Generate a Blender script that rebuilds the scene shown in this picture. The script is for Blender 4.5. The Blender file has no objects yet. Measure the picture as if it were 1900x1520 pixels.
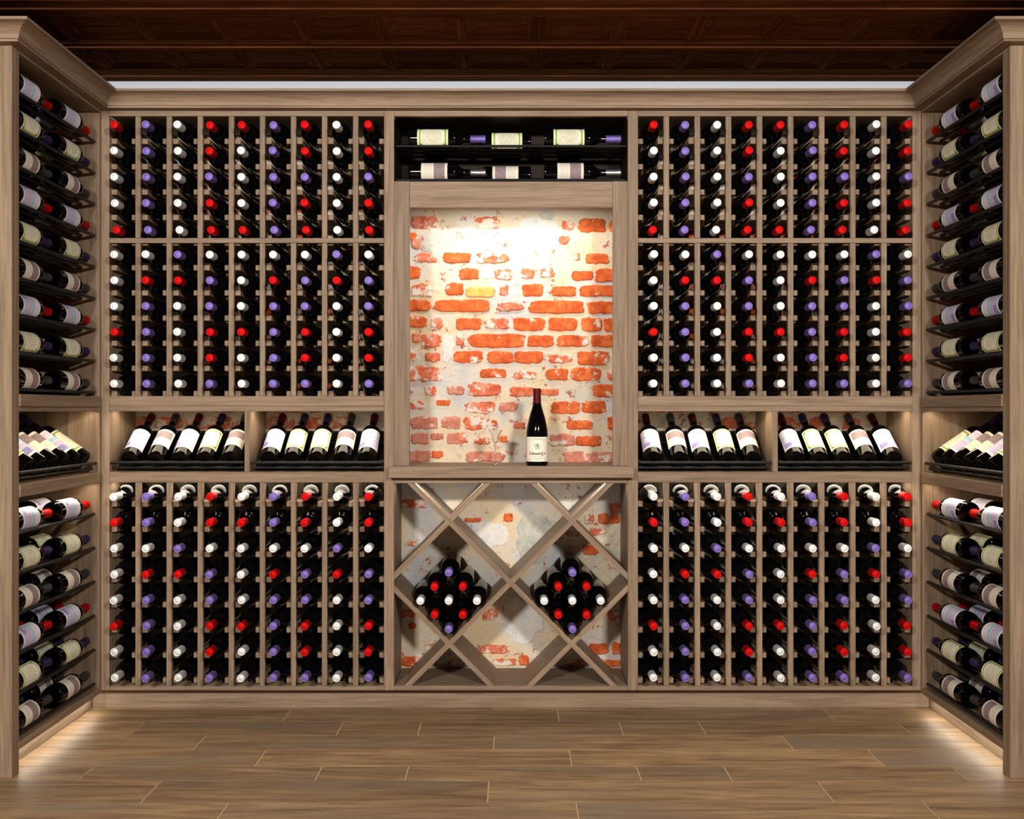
import bpy, math, random
from mathutils import Vector, Matrix
random.seed(7)
R_ = math.radians
sc = bpy.context.scene
col = sc.collection

# ------------------------------------------------------------------ camera
EYE = 1.17
cd = bpy.data.cameras.new('camera')
cd.sensor_fit = 'HORIZONTAL'; cd.sensor_width = 36.0
cd.lens = 36.0 * 1920.0 / 1900.0
cd.shift_x = 2.0 / 1900.0
cd.clip_start = 0.05
cam = bpy.data.objects.new('camera', cd); col.objects.link(cam)
cam.location = (0, 0, EYE); cam.rotation_euler = (R_(90), 0, 0)
sc.camera = cam

# ------------------------------------------------------------------ world, lamps, exposure
w = bpy.data.worlds.new('world'); sc.world = w; w.use_nodes = True
bg = w.node_tree.nodes['Background']
bg.inputs[0].default_value = (0.80, 0.90, 1.0, 1); bg.inputs[1].default_value = 0.02

def area(name, loc, target, sx, sy, power, colr, spread=180):
    l = bpy.data.lights.new(name, 'AREA'); l.shape = 'RECTANGLE'; l.size = sx; l.size_y = sy
    l.energy = power; l.color = colr; l.spread = R_(spread)
    o = bpy.data.objects.new(name, l); col.objects.link(o); o.location = loc
    o.rotation_euler = (Vector(target) - Vector(loc)).to_track_quat('-Z', 'Y').to_euler()
    return o
for lx in (-1.5, 1.5): area('room_lamp', (lx, -0.9, 2.46), (lx * 0.95, 4.0, 0.85), 0.5, 0.25, 104, (1.0, 0.945, 0.87))
vs = sc.view_settings
vs.view_transform = 'Standard'; vs.look = 'None'; vs.gamma = 1.0; vs.use_curve_mapping = False
vs.exposure = 0.68
try: sc.cycles.use_denoising = True
except Exception: pass

# ------------------------------------------------------------------ pixel grid of the cabinet face (plane Y = 4)
YF = 4.0
FX = lambda x: (x - 948.0) / 480.0
FZ = lambda y: EYE - (y - 760.0) / 480.0
def PX(x, Y): return (x - 948.0) * Y / 1920.0
def PZ(y, Y): return EYE - (y - 760.0) * Y / 1920.0

# ------------------------------------------------------------------ materials
def srgb(r, g, b):
    f = lambda c: (c / 255 / 12.92) if c / 255 <= 0.04045 else ((c / 255 + 0.055) / 1.055) ** 2.4
    return (f(r), f(g), f(b), 1)
class NT:
    def __init__(s, name):
        s.m = bpy.data.materials.new(name); s.m.use_nodes = True
        s.t = s.m.node_tree; s.b = s.t.nodes['Principled BSDF']
    def n(s, typ, **kw):
        x = s.t.nodes.new(typ)
        for k, v in kw.items():
            if k.startswith('i_'):
                key = k[2:]; key = int(key) if key.isdigit() else key.replace('_', ' ')
                x.inputs[key].default_value = v
            else: setattr(x, k, v)
        return x
    def l(s, a, b): s.t.links.new(a, b)
    def math(s, op, a, b=None):
        x = s.n('ShaderNodeMath', operation=op)
        for i, v in enumerate((a, b)):
            if v is None: continue
            if isinstance(v, (int, float)): x.inputs[i].default_value = v
            else: s.l(v, x.inputs[i])
        return x.outputs[0]
    def mix(s, f, a, b, mode='MIX'):
        x = s.n('ShaderNodeMix', data_type='RGBA', blend_type=mode)
        for i, v in ((0, f), (6, a), (7, b)):
            if isinstance(v, (int, float)): x.inputs[i].default_value = v
            elif isinstance(v, tuple): x.inputs[i].default_value = v
            else: s.l(v, x.inputs[i])
        return x.outputs[2]
    def ramp(s, fac, stops, interp='LINEAR'):
        x = s.n('ShaderNodeValToRGB'); x.color_ramp.interpolation = interp
        e = x.color_ramp.elements
        while len(e) < len(stops): e.new(0.5)
        for el, (p, c) in zip(e, stops): el.position = p; el.color = c
        s.l(fac, x.inputs[0]); return x.outputs[0]
    def noise(s, vec, scale, detail=4, rough=0.6, dist=0.0):
        x = s.n('ShaderNodeTexNoise'); x.inputs['Scale'].default_value = scale
        x.inputs['Detail'].default_value = detail; x.inputs['Roughness'].default_value = rough
        x.inputs['Distortion'].default_value = dist
        s.l(vec, x.inputs['Vector']); return x.outputs[0]
    def step(s, v, lo, hi):
        x = s.n('ShaderNodeMapRange', clamp=True); s.l(v, x.inputs[0])
        x.inputs[1].default_value = lo; x.inputs[2].default_value = hi; return x.outputs[0]
    def bump(s, h, strength=0.3, dist=0.002):
        x = s.n('ShaderNodeBump'); x.inputs['Strength'].default_value = strength; x.inputs['Distance'].default_value = dist
        s.l(h, x.inputs['Height']); s.l(x.outputs[0], s.b.inputs['Normal'])
    def objvec(s, scale=(1, 1, 1), rnd=True):
        tc = s.n('ShaderNodeTexCoord'); v = tc.outputs['Object']
        if rnd:
            oi = s.n('ShaderNodeObjectInfo')
            m = s.n('ShaderNodeVectorMath', operation='SCALE'); m.inputs[0].default_value = (7.3, 11.1, 5.7)
            s.l(oi.outputs['Random'], m.inputs[3])
            a = s.n('ShaderNodeVectorMath', operation='ADD'); s.l(v, a.inputs[0]); s.l(m.outputs[0], a.inputs[1]); v = a.outputs[0]
        mp = s.n('ShaderNodeMapping'); mp.inputs['Scale'].default_value = scale; s.l(v, mp.inputs[0])
        return mp.outputs[0]
    def rand(s): return s.n('ShaderNodeObjectInfo').outputs['Random']

def plain(name, c, rough=0.5, metal=0.0, spec=0.5, coat=0.0):
    t = NT(name); t.b.inputs['Base Color'].default_value = c; t.b.inputs['Roughness'].default_value = rough
    t.b.inputs['Metallic'].default_value = metal; t.b.inputs['Specular IOR Level'].default_value = spec
    t.b.inputs['Coat Weight'].default_value = coat
    # faint mottling so that no surface is dead flat
    v = t.objvec((1, 1, 1)); n = t.noise(v, 60, 3)
    t.l(t.mix(t.math('MULTIPLY', n, 0.25), c, tuple(x * 0.8 for x in c[:3]) + (1,)), t.b.inputs['Base Color'])
    return t.m

def wood(name, axis, dark, mid, light, rough=0.55, fine=1.0, vary=0.2, spec=0.3):
    t = NT(name)
    sc3 = [42.0 * fine] * 3; sc3['xyz'.index(axis)] = 1.8
    v = t.objvec(tuple(sc3)); n1 = t.noise(v, 1.5, 8, 0.68, 0.35)
    sc4 = [150.0 * fine] * 3; sc4['xyz'.index(axis)] = 9.0
    v2 = t.objvec(tuple(sc4)); n2 = t.noise(v2, 1.0, 3, 0.6)
    c = t.ramp(n1, [(0.28, dark), (0.5, mid), (0.72, light)])
    c = t.mix(t.math('MULTIPLY', t.step(n2, 0.50, 0.70), 0.45), c, dark)
    r = t.math('ADD', t.math('MULTIPLY', t.rand(), vary), 1.0 - vary / 2)
    cm = t.n('ShaderNodeCombineColor')
    for i in range(3): t.l(r, cm.inputs[i])
    c = t.mix(1.0, c, cm.outputs[0], 'MULTIPLY')
    t.l(c, t.b.inputs['Base Color'])
    t.b.inputs['Roughness'].default_value = rough; t.b.inputs['Specular IOR Level'].default_value = spec
    t.bump(n2, 0.12, 0.001)
    return t.m
OD, OM, OL = (0.150, 0.100, 0.062, 1), (0.258, 0.182, 0.120, 1), (0.350, 0.256, 0.176, 1)
OAK = {a: wood('oak_' + a, a, OD, OM, OL) for a in 'xyz'}
MD, MM, ML = (0.058, 0.020, 0.007, 1), (0.120, 0.043, 0.016, 1), (0.205, 0.078, 0.030, 1)
MAHOG = {a: wood('mahogany_' + a, a, MD, MM, ML, rough=0.6, vary=0.35, spec=0.0) for a in 'xyz'}
SHADED_OAK = {a: wood('shaded_oak_' + a, a, (0.012, 0.008, 0.006, 1), (0.020, 0.014, 0.010, 1), (0.030, 0.022, 0.016, 1), spec=0.1) for a in 'xyz'}  # shade of the unlit shelf box put into the wood colour
def plank_mat():
    t = NT('floor_plank')
    v = t.objvec((1.5, 14, 14)); n1 = t.noise(v, 1.6, 8, 0.65, 0.8)
    v2 = t.objvec((6, 90, 90)); n2 = t.noise(v2, 1.2, 4, 0.6)
    v3 = t.objvec((1.0, 3.0, 3.0)); n3 = t.noise(v3, 1.3, 3, 0.5)
    c = t.ramp(n1, [(0.25, srgb(70, 52, 38)), (0.42, srgb(128, 101, 72)), (0.60, srgb(160, 131, 95)), (0.8, srgb(186, 158, 120))])
    c = t.mix(t.step(n3, 0.50, 0.70), c, srgb(132, 114, 94), 'MIX')
    c = t.mix(t.math('MULTIPLY', t.step(n2, 0.5, 0.75), 0.6), c, srgb(88, 68, 48))
    r = t.math('ADD', t.math('MULTIPLY', t.rand(), 0.34), 0.80)
    cm = t.n('ShaderNodeCombineColor')
    for i in range(3): t.l(r, cm.inputs[i])
    t.l(t.mix(1.0, c, cm.outputs[0], 'MULTIPLY'), t.b.inputs['Base Color'])
    t.b.inputs['Roughness'].default_value = 0.48; t.b.inputs['Specular IOR Level'].default_value = 0.35
    t.bump(n2, 0.15, 0.001)
    return t.m
PLANK = plank_mat()
GROUT = plain('floor_grout', srgb(196, 172, 130), 0.8)
WHITE_WALL = plain('painted_wall', srgb(214, 224, 238), 0.7)
BLACK_METAL = plain('black_metal', (0.004, 0.004, 0.005, 1), 0.4, 0.0, 0.3)
ALU = plain('brushed_aluminium', (0.5, 0.5, 0.5, 1), 0.35, 1.0)
def glass_dark():
    t = NT('dark_bottle_glass')
    t.b.inputs['Base Color'].default_value = (0.0015, 0.0015, 0.002, 1)
    t.b.inputs['Roughness'].default_value = 0.07; t.b.inputs['Specular IOR Level'].default_value = 0.24
    n = t.noise(t.objvec((1, 1, 1)), 40, 2); t.bump(n, 0.02, 0.0005)
    return t.m
BGLASS = glass_dark()
def foil(name, c, rough=0.62, metal=0.85): return plain(name, c, rough, metal, 0.3)
CAPM = {'red': foil('red_capsule', srgb(206, 20, 22)), 'white': foil('silver_white_capsule', srgb(238, 243, 246), 0.64, 0.9),
        'purple': foil('purple_capsule', srgb(136, 118, 196)), 'grey': foil('grey_capsule', srgb(84, 84, 86)),
        'silver': foil('silver_capsule', srgb(190, 192, 198), 0.3, 0.95), 'wine': foil('wine_red_capsule', srgb(92, 14, 20), 0.55, 0.5),
        'darkpurple': foil('dark_purple_capsule', srgb(70, 58, 108))}

def label_mat(kind):
    t = NT(kind + '_label_paper')
    uv = t.n('ShaderNodeUVMap'); sp = t.n('ShaderNodeSeparateXYZ'); t.l(uv.outputs[0], sp.inputs[0])
    u, v = sp.outputs[0], sp.outputs[1]
    au = t.math('ABSOLUTE', t.math('SUBTRACT', u, 0.5)); av = t.math('ABSOLUTE', t.math('SUBTRACT', v, 0.5))
    mp = t.n('ShaderNodeMapping'); mp.inputs['Scale'].default_value = (14, 9, 1); t.l(uv.outputs[0], mp.inputs[0])
    n = t.noise(mp.outputs[0], 2.2, 5, 0.7)
    inside = t.math('MULTIPLY', t.math('LESS_THAN', au, 0.44), t.math('LESS_THAN', av, 0.45))
    def band(lo, hi): return t.math('MULTIPLY', t.math('GREATER_THAN', v, lo), t.math('LESS_THAN', v, hi))
    def lines(k, duty=0.4): return t.math('LESS_THAN', t.math('FRACT', t.math('MULTIPLY', v, k)), duty)
    if kind == 'blue':
        c = t.mix(inside, srgb(246, 246, 250), srgb(228, 226, 240))
        f = t.math('MULTIPLY', t.math('MULTIPLY', band(0.08, 0.50), inside), t.math('ADD', t.math('MULTIPLY', t.step(n, 0.35, 0.65), 0.75), 0.15))
        c = t.mix(f, c, srgb(164, 160, 214))
        f = t.math('MULTIPLY', band(0.08, 0.30), t.math('MULTIPLY', t.math('LESS_THAN', u, 0.40), t.math('GREATER_THAN', u, 0.10)))
        c = t.mix(t.math('MULTIPLY', f, t.step(n, 0.3, 0.6)), c, srgb(108, 96, 176))
        c = t.mix(t.math('MULTIPLY', t.math('MULTIPLY', band(0.53, 0.67), inside), t.math('ADD', t.math('MULTIPLY', n, 0.6), 0.5)), c, srgb(136, 202, 222))
        c = t.mix(t.math('MULTIPLY', t.math('MULTIPLY', band(0.70, 0.92), inside), t.math('MULTIPLY', lines(34), 0.5)), c, srgb(206, 184, 214))
        c = t.mix(t.math('MULTIPLY', t.math('MULTIPLY', band(0.36, 0.48), inside), t.math('MULTIPLY', lines(40), 0.6)), c, srgb(206, 150, 190))
    elif kind == 'green':
        c = srgb(238, 238, 214)
        ring = t.math('MAXIMUM', t.math('MULTIPLY', au, 2.0), t.math('MULTIPLY', av, 2.0))
        fr = t.math('MULTIPLY', t.math('GREATER_THAN', ring, 0.78), t.math('LESS_THAN', ring, 0.88))
        c = t.mix(fr, c, srgb(140, 176, 62))
        cor = t.math('MULTIPLY', t.math('GREATER_THAN', au, 0.33), t.math('GREATER_THAN', av, 0.33))
        cor = t.math('MULTIPLY', cor, t.math('LESS_THAN', ring, 0.84))
        c = t.mix(cor, c, srgb(112, 150, 36))
        dd = t.math('SQRT', t.math('ADD', t.math('POWER', t.math('MULTIPLY', au, 2.4), 2.0), t.math('POWER', t.math('MULTIPLY', t.math('ABSOLUTE', t.math('SUBTRACT', v, 0.54)), 2.6), 2.0)))
        c = t.mix(t.math('MULTIPLY', t.math('LESS_THAN', dd, 0.66), t.math('MULTIPLY', t.step(n, 0.44, 0.62), 0.75)), c, srgb(142, 142, 124))
        c = t.mix(t.math('MULTIPLY', t.math('MULTIPLY', band(0.16, 0.30), t.math('LESS_THAN', au, 0.26)), t.math('MULTIPLY', lines(26, 0.35), 0.6)), c, srgb(150, 150, 136))
    else:   # mauve picture band over cream
        c = srgb(232, 228, 214)
        pic = t.math('MULTIPLY', band(0.48, 0.90), t.math('LESS_THAN', au, 0.42))
        pc = t.ramp(n, [(0.3, srgb(96, 78, 80)), (0.5, srgb(146, 126, 128)), (0.68, srgb(190, 178, 184))])
        c = t.mix(pic, c, pc)
        c = t.mix(t.math('MULTIPLY', t.math('MULTIPLY', band(0.10, 0.42), t.math('LESS_THAN', au, 0.36)), t.math('MULTIPLY', lines(24, 0.35), t.step(n, 0.42, 0.6))), c, srgb(176, 168, 152))
    t.l(c, t.b.inputs['Base Color']); t.b.inputs['Roughness'].default_value = 0.6
    t.b.inputs['Specular IOR Level'].default_value = 0.2
    return t.m
LABM = {k: label_mat(k) for k in ('blue', 'green', 'mauve')}
CREAM = plain('cream_label_paper', srgb(246, 242, 226), 0.65, 0, 0.2)
INK = plain('black_ink', srgb(46, 44, 42), 0.7); INKRED = plain('red_ink', srgb(150, 30, 34), 0.7)

def brick_mat(name, c0, c1, c2, smear):
    t = NT(name)
    v = t.objvec((1, 1, 1)); n = t.noise(v, 28, 6, 0.65); n2 = t.noise(v, 90, 4, 0.6); n3 = t.noise(v, 17, 6, 0.68)
    c = t.ramp(n, [(0.3, c0), (0.5, c1), (0.7, c2)])
    c = t.mix(t.math('MULTIPLY', t.step(n2, 0.58, 0.72), 0.5), c, tuple(x * 0.55 for x in c0[:3]) + (1,))
    c = t.mix(t.step(n3, 0.70 - smear, 0.76 - smear), c, srgb(226, 214, 200))
    t.l(c, t.b.inputs['Base Color']); t.b.inputs['Roughness'].default_value = 0.85; t.b.inputs['Specular IOR Level'].default_value = 0.15
    t.bump(n2, 0.5, 0.003)
    return t.m
BRICK = {'o': brick_mat('orange_brick', srgb(176, 72, 36), srgb(212, 100, 50), srgb(228, 134, 78), 0.10),
         'f': brick_mat('worn_brick', srgb(188, 84, 54), srgb(216, 114, 80), srgb(228, 160, 132), 0.20),
         'p': brick_mat('pale_pink_brick', srgb(178, 98, 78), srgb(204, 132, 110), srgb(214, 160, 140), 0.14),
         'y': brick_mat('yellow_brick', srgb(208, 154, 76), srgb(226, 178, 98), srgb(236, 200, 140), 0.05)}
def mortar_mat():
    t = NT('limewashed_mortar')
    tc = t.n('ShaderNodeTexCoord'); v = tc.outputs['Object']
    n = t.noise(v, 3.2, 6, 0.6); n2 = t.noise(v, 5.1, 5, 0.6, 0.4); n3 = t.noise(v, 60, 6, 0.7); n4 = t.noise(v, 26, 7, 0.7)
    mp = t.n('ShaderNodeMapping'); mp.inputs['Location'].default_value = (3.1, 0.4, 8.2); t.l(v, mp.inputs[0])
    n5 = t.noise(mp.outputs[0], 4.3, 5, 0.6)
    c = t.ramp(n, [(0.33, srgb(196, 200, 208)), (0.45, srgb(224, 216, 204)), (0.55, srgb(232, 214, 182)), (0.68, srgb(214, 216, 220))])
    c = t.mix(t.math('MULTIPLY', t.step(n2, 0.56, 0.64), 0.8), c, srgb(196, 196, 186))
    c = t.mix(t.math('MULTIPLY', t.step(n5, 0.52, 0.62), 0.6), c, srgb(228, 204, 154))
    c = t.mix(t.math('MULTIPLY', t.step(n4, 0.56, 0.62), t.step(n2, 0.44, 0.54)), c, srgb(178, 96, 74))
    c = t.mix(t.math('MULTIPLY', t.step(n4, 0.36, 0.30), 0.55), c, srgb(164, 150, 140))
    c = t.mix(t.math('MULTIPLY', t.step(n3, 0.62, 0.72), 0.45), c, srgb(150, 138, 130))
    t.l(c, t.b.inputs['Base Color']); t.b.inputs['Roughness'].default_value = 0.9; t.b.inputs['Specular IOR Level'].default_value = 0.1
    h = t.math('ADD', t.math('MULTIPLY', n4, 1.0), t.math('MULTIPLY', n3, 0.4)); t.bump(h, 0.9, 0.010)
    return t.m
MORTAR = mortar_mat()
def plaster(name, a, b, c3):
    t = NT(name); v = t.objvec((1, 1, 1)); n = t.noise(v, 22, 7, 0.7); n2 = t.noise(v, 75, 5, 0.7)
    c = t.ramp(n, [(0.32, a), (0.5, b), (0.66, c3)])
    c = t.mix(t.math('MULTIPLY', t.step(n2, 0.58, 0.68), 0.5), c, srgb(168, 156, 146))
    t.l(c, t.b.inputs['Base Color']); t.b.inputs['Roughness'].default_value = 0.9; t.b.inputs['Specular IOR Level'].default_value = 0.1
    t.bump(n, 0.8, 0.008); return t.m
PLASTER_GREY = plaster('grey_plaster', srgb(172, 174, 166), srgb(196, 196, 184), srgb(214, 208, 192))
PLASTER_WHITE = plaster('white_plaster', srgb(198, 200, 206), srgb(226, 224, 220), srgb(234, 226, 208))
def emit(name, c, s):
    t = NT(name); t.b.inputs['Base Color'].default_value = (0.8, 0.8, 0.8, 1)
    t.b.inputs['Emission Color'].default_value = c; t.b.inputs['Emission Strength'].default_value = s; return t.m
LED_LENS = emit('warm_led_lens', (1.0, 0.84, 0.62, 1), 3.5)
LED_COOL = emit('cool_led_lens', (0.93, 0.97, 1.0, 1), 2.5)

# ------------------------------------------------------------------ builders
MESHES = {}
def mesh(verts, faces, name='mesh', smooth=False, mats=None):
    m = bpy.data.meshes.new(name); m.from_pydata(verts, [], faces)
    if smooth: m.polygons.foreach_set('use_smooth', [True] * len(m.polygons))
    m.update(); return m
def link(name, data, parent=None, loc=(0, 0, 0)):
    o = bpy.data.objects.new(name, data); col.objects.link(o)
    o.location = loc
    if parent is not None:
        o.parent = parent; o.location = Vector(loc) - WL[parent.name]
    WL[o.name] = Vector(loc)
    return o
WL = {}
def tag(o, label=None, cat=None, group=None, kind=None):
    for k, v in (('label', label), ('category', cat), ('group', group), ('kind', kind)):
        if v: o[k] = v
    return o
def thing(name, loc, label, cat, group=None, kind=None):
    o = link(name, None, None, loc); o.empty_display_size = 0.05
    return tag(o, label, cat, group, kind)
def box_mesh(dx, dy, dz, mat, c=0.0012):
    key = (round(dx, 5), round(dy, 5), round(dz, 5), mat.name, c)
    if key in MESHES: return MESHES[key]
    hx, hy, hz = dx / 2, dy / 2, dz / 2
    if c <= 0 or min(dx, dy, dz) < 3 * c:
        v = [(sx * hx, sy * hy, sz * hz) for sx in (-1, 1) for sy in (-1, 1) for sz in (-1, 1)]
        f = [(0, 1, 3, 2), (4, 6, 7, 5), (0, 4, 5, 1), (2, 3, 7, 6), (0, 2, 6, 4), (1, 5, 7, 3)]
    else:
        v = []; idx = {}
        for sx in (-1, 1):
            for sy in (-1, 1):
                for sz in (-1, 1):
                    for a in range(3):
                        p = [sx * (hx - c), sy * (hy - c), sz * (hz - c)]
                        p[a] = (sx * hx, sy * hy, sz * hz)[a]
                        idx[(sx, sy, sz, a)] = len(v); v.append(tuple(p))
        f = []
        for a in range(3):
            b, d = (a + 1) % 3, (a + 2) % 3
            for s in (-1, 1):
                q = []
                for sb, sd in ((-1, -1), (1, -1), (1, 1), (-1, 1)):
                    k = [0, 0, 0]; k[a] = s; k[b] = sb; k[d] = sd
                    q.append(idx[(*k, a)])
                f.append(tuple(q if s > 0 else q[::-1]))
            for sb in (-1, 1):
                for sd in (-1, 1):      # edge along axis a
                    def g(sa, ax):
                        k = [0, 0, 0]; k[a] = sa; k[b] = sb; k[d] = sd; return idx[(*k, ax)]
                    q = [g(-1, b), g(1, b), g(1, d), g(-1, d)]
                    f.append(tuple(q if sb * sd > 0 else q[::-1]))
        for sx in (-1, 1):
            for sy in (-1, 1):
                for sz in (-1, 1):
                    q = [idx[(sx, sy, sz, a)] for a in range(3)]
                    f.append(tuple(q if sx * sy * sz > 0 else q[::-1]))
    m = mesh(v, f, 'board'); m.materials.append(mat); MESHES[key] = m
    return m
def box(name, x0, x1, y0, y1, z0, z1, mat, parent=None, c=0.0012):
    if c > 0: x0 += 2e-4; x1 -= 2e-4; y0 += 2e-4; y1 -= 2e-4; z0 += 2e-4; z1 -= 2e-4
    dx, dy, dz = x1 - x0, y1 - y0, z1 - z0
    if isinstance(mat, dict): mat = mat['xyz'[[dx, dy, dz].index(max(dx, dy, dz))]]
    return link(name, box_mesh(dx, dy, dz, mat, c), parent, ((x0 + x1) / 2, (y0 + y1) / 2, (z0 + z1) / 2))
def lathe(profile, seg, mat, name='lathe', close=True, smooth=True):
    v, f = [], []
    n = len(profile)
    for r, z in profile:
        for k in range(seg):
            a = 2 * math.pi * k / seg; v.append((r * math.cos(a), r * math.sin(a), z))
    for i in range(n - 1):
        for k in range(seg):
            k2 = (k + 1) % seg; f.append((i * seg + k, i * seg + k2, (i + 1) * seg + k2, (i + 1) * seg + k))
    if close:
        f.append(tuple(range(seg))[::-1]); f.append(tuple((n - 1) * seg + k for k in range(seg)))
    m = mesh(v, f, name, False)
    if smooth:
        m.polygons.foreach_set('use_smooth', [True] * len(m.polygons))
        try: m.set_sharp_from_angle(angle=R_(40))
        except Exception: pass
    m.materials.append(mat); return m
def rod(name, a, b, r, mat, parent=None, seg=10):
    a, b = Vector(a), Vector(b); L = (b - a).length
    key = ('rod', round(L, 4), round(r, 5), mat.name, seg)
    if key not in MESHES:
        c = r * 0.3
        MESHES[key] = lathe([(r - c, -L / 2), (r, -L / 2 + c), (r, L / 2 - c), (r - c, L / 2)], seg, mat, 'rod')
    o = link(name, MESHES[key], parent, (a + b) / 2)
    o.rotation_euler = (b - a).to_track_quat('Z', 'Y').to_euler()
    return o

# ------------------------------------------------------------------ the setting
ZC = 2.537            # underside of the ceiling beams
YB = 4.29             # face of the brick wall
# floor
floor = tag(box('floor', -2.4, 2.4, -2.6, 4.45, -0.06, -0.0025, GROUT, None, 0), 'wood-look floor of long brown planks with pale joints', kind='structure')
rows = [4.20, 4.04, 3.88, 3.719, 3.56, 3.393, 3.262, 3.081, 2.92]
pat = [[-1.103, -0.07, 0.965], [-0.859, 0.181, 1.219], [-1.371, -0.628, -0.336, 0.405, 0.703, 1.446], [-1.095, -0.06, 0.974],
       [-0.842, 0.2, 1.228], [-1.368, -0.619, -0.335, 0.412, 0.698, 1.445], [-1.103, -0.07, 0.965], [-0.841, 0.194, 1.228]]
while rows[-1] > 1.3: rows.append(rows[-1] - 0.16)
for i in range(len(rows) - 1):
    ya, yb = rows[i + 1], rows[i]
    js = pat[i] if i < 8 else pat[2 + (i - 8) % 6]
    xs = [-2.38] + list(js) + [2.38]
    for a, b in zip(xs, xs[1:]):
        box('plank', a + 0.0022, b - 0.0022, ya + 0.0015, yb - 0.0015, -0.0024, 0.0, PLANK, floor, 0.0006)
# walls
wall_back = tag(box('wall_back', -2.4, 2.4, YB + 0.004, YB + 0.16, -0.0, 2.36, MORTAR, None, 0), 'old lime-washed brick wall behind the wine racks', kind='structure')
wtop = tag(box('wall_upper', -2.4, 2.4, YB + 0.004, YB + 0.16, 2.36, 2.75, WHITE_WALL, None, 0), 'white painted wall strip above the crown moulding', kind='structure')
tag(box('wall_left', -2.4, -2.02, -2.6, YB, 0.0, 2.75, MAHOG['y'], None, 0), 'dark panelled wall behind the left side cabinet', kind='structure')
tag(box('wall_right', 2.02, 2.4, -2.6, YB, 0.0, 2.75, MAHOG['y'], None, 0), 'dark panelled wall behind the right side cabinet', kind='structure')

def blob(name, x0, x1, z0, z1, depth, mat, parent, rnd, power=5.0, seg=36, yface=YB + 0.004):
    """an irregular flat piece (brick face, plaster patch) standing proud of the wall"""
    cx, cz = (x0 + x1) / 2, (z0 + z1) / 2; a, b = (x1 - x0) / 2, (z1 - z0) / 2
    v, f = [], []
    ph = [random.uniform(0, 6.28) for _ in range(4)]; rag = [random.uniform(-1, 1) * 0.0022 * (1 + 6 * rnd) for _ in range(seg)]
    for ring, (sc_, dy) in enumerate(((1.0, 0.003), (1.0, -depth * 0.55), (None, -depth))):
        for k in range(seg):
            t = 2 * math.pi * k / seg; c, s = math.cos(t), math.sin(t)
            rr = (abs(c) ** power + abs(s) ** power) ** (-1 / power)
            j = 1 + rnd * (0.5 * math.sin(3 * t + ph[0]) + 0.35 * math.sin(5 * t + ph[1]) + 0.3 * math.sin(8 * t + ph[2]) + 0.2 * math.sin(11 * t + ph[3]))
            ins = 0 if ring < 2 else min(0.006, 0.3 * min(a, b))
            px = c * rr * j * a; pz = s * rr * j * b
            L = math.hypot(px, pz) or 1
            px -= px / L * (ins + rag[k]); pz -= pz / L * (ins + rag[k])
            v.append((px, dy, pz))
    for r in range(2):
        for k in range(seg):
            k2 = (k + 1) % seg; f.append((r * seg + k, r * seg + k2, (r + 1) * seg + k2, (r + 1) * seg + k))
    f.append(tuple(2 * seg + k for k in range(seg)))
    m = mesh(v, f, name); m.materials.append(mat)
    return link(name, m, parent, (cx, yface, cz))
def crop_bricks(rows_, s, ox, oy):
    for (x0, x1, y0, y1, k) in rows_:
        X0, X1 = PX(ox + x0 / s, YB), PX(ox + x1 / s, YB); Z1, Z0 = PZ(oy + y0 / s, YB), PZ(oy + y1 / s, YB)
        if x0 <= 176 and s < 3: X0 -= 0.03
        if x1 >= 1274 and s < 3: X1 += 0.03
        blob('brick', X0, X1, Z0, Z1, random.uniform(0.005, 0.010), BRICK[k], wall_back, {'o': 0.05, 'y': 0.05, 'f': 0.12, 'p': 0.07}[k], 5.5)
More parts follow.
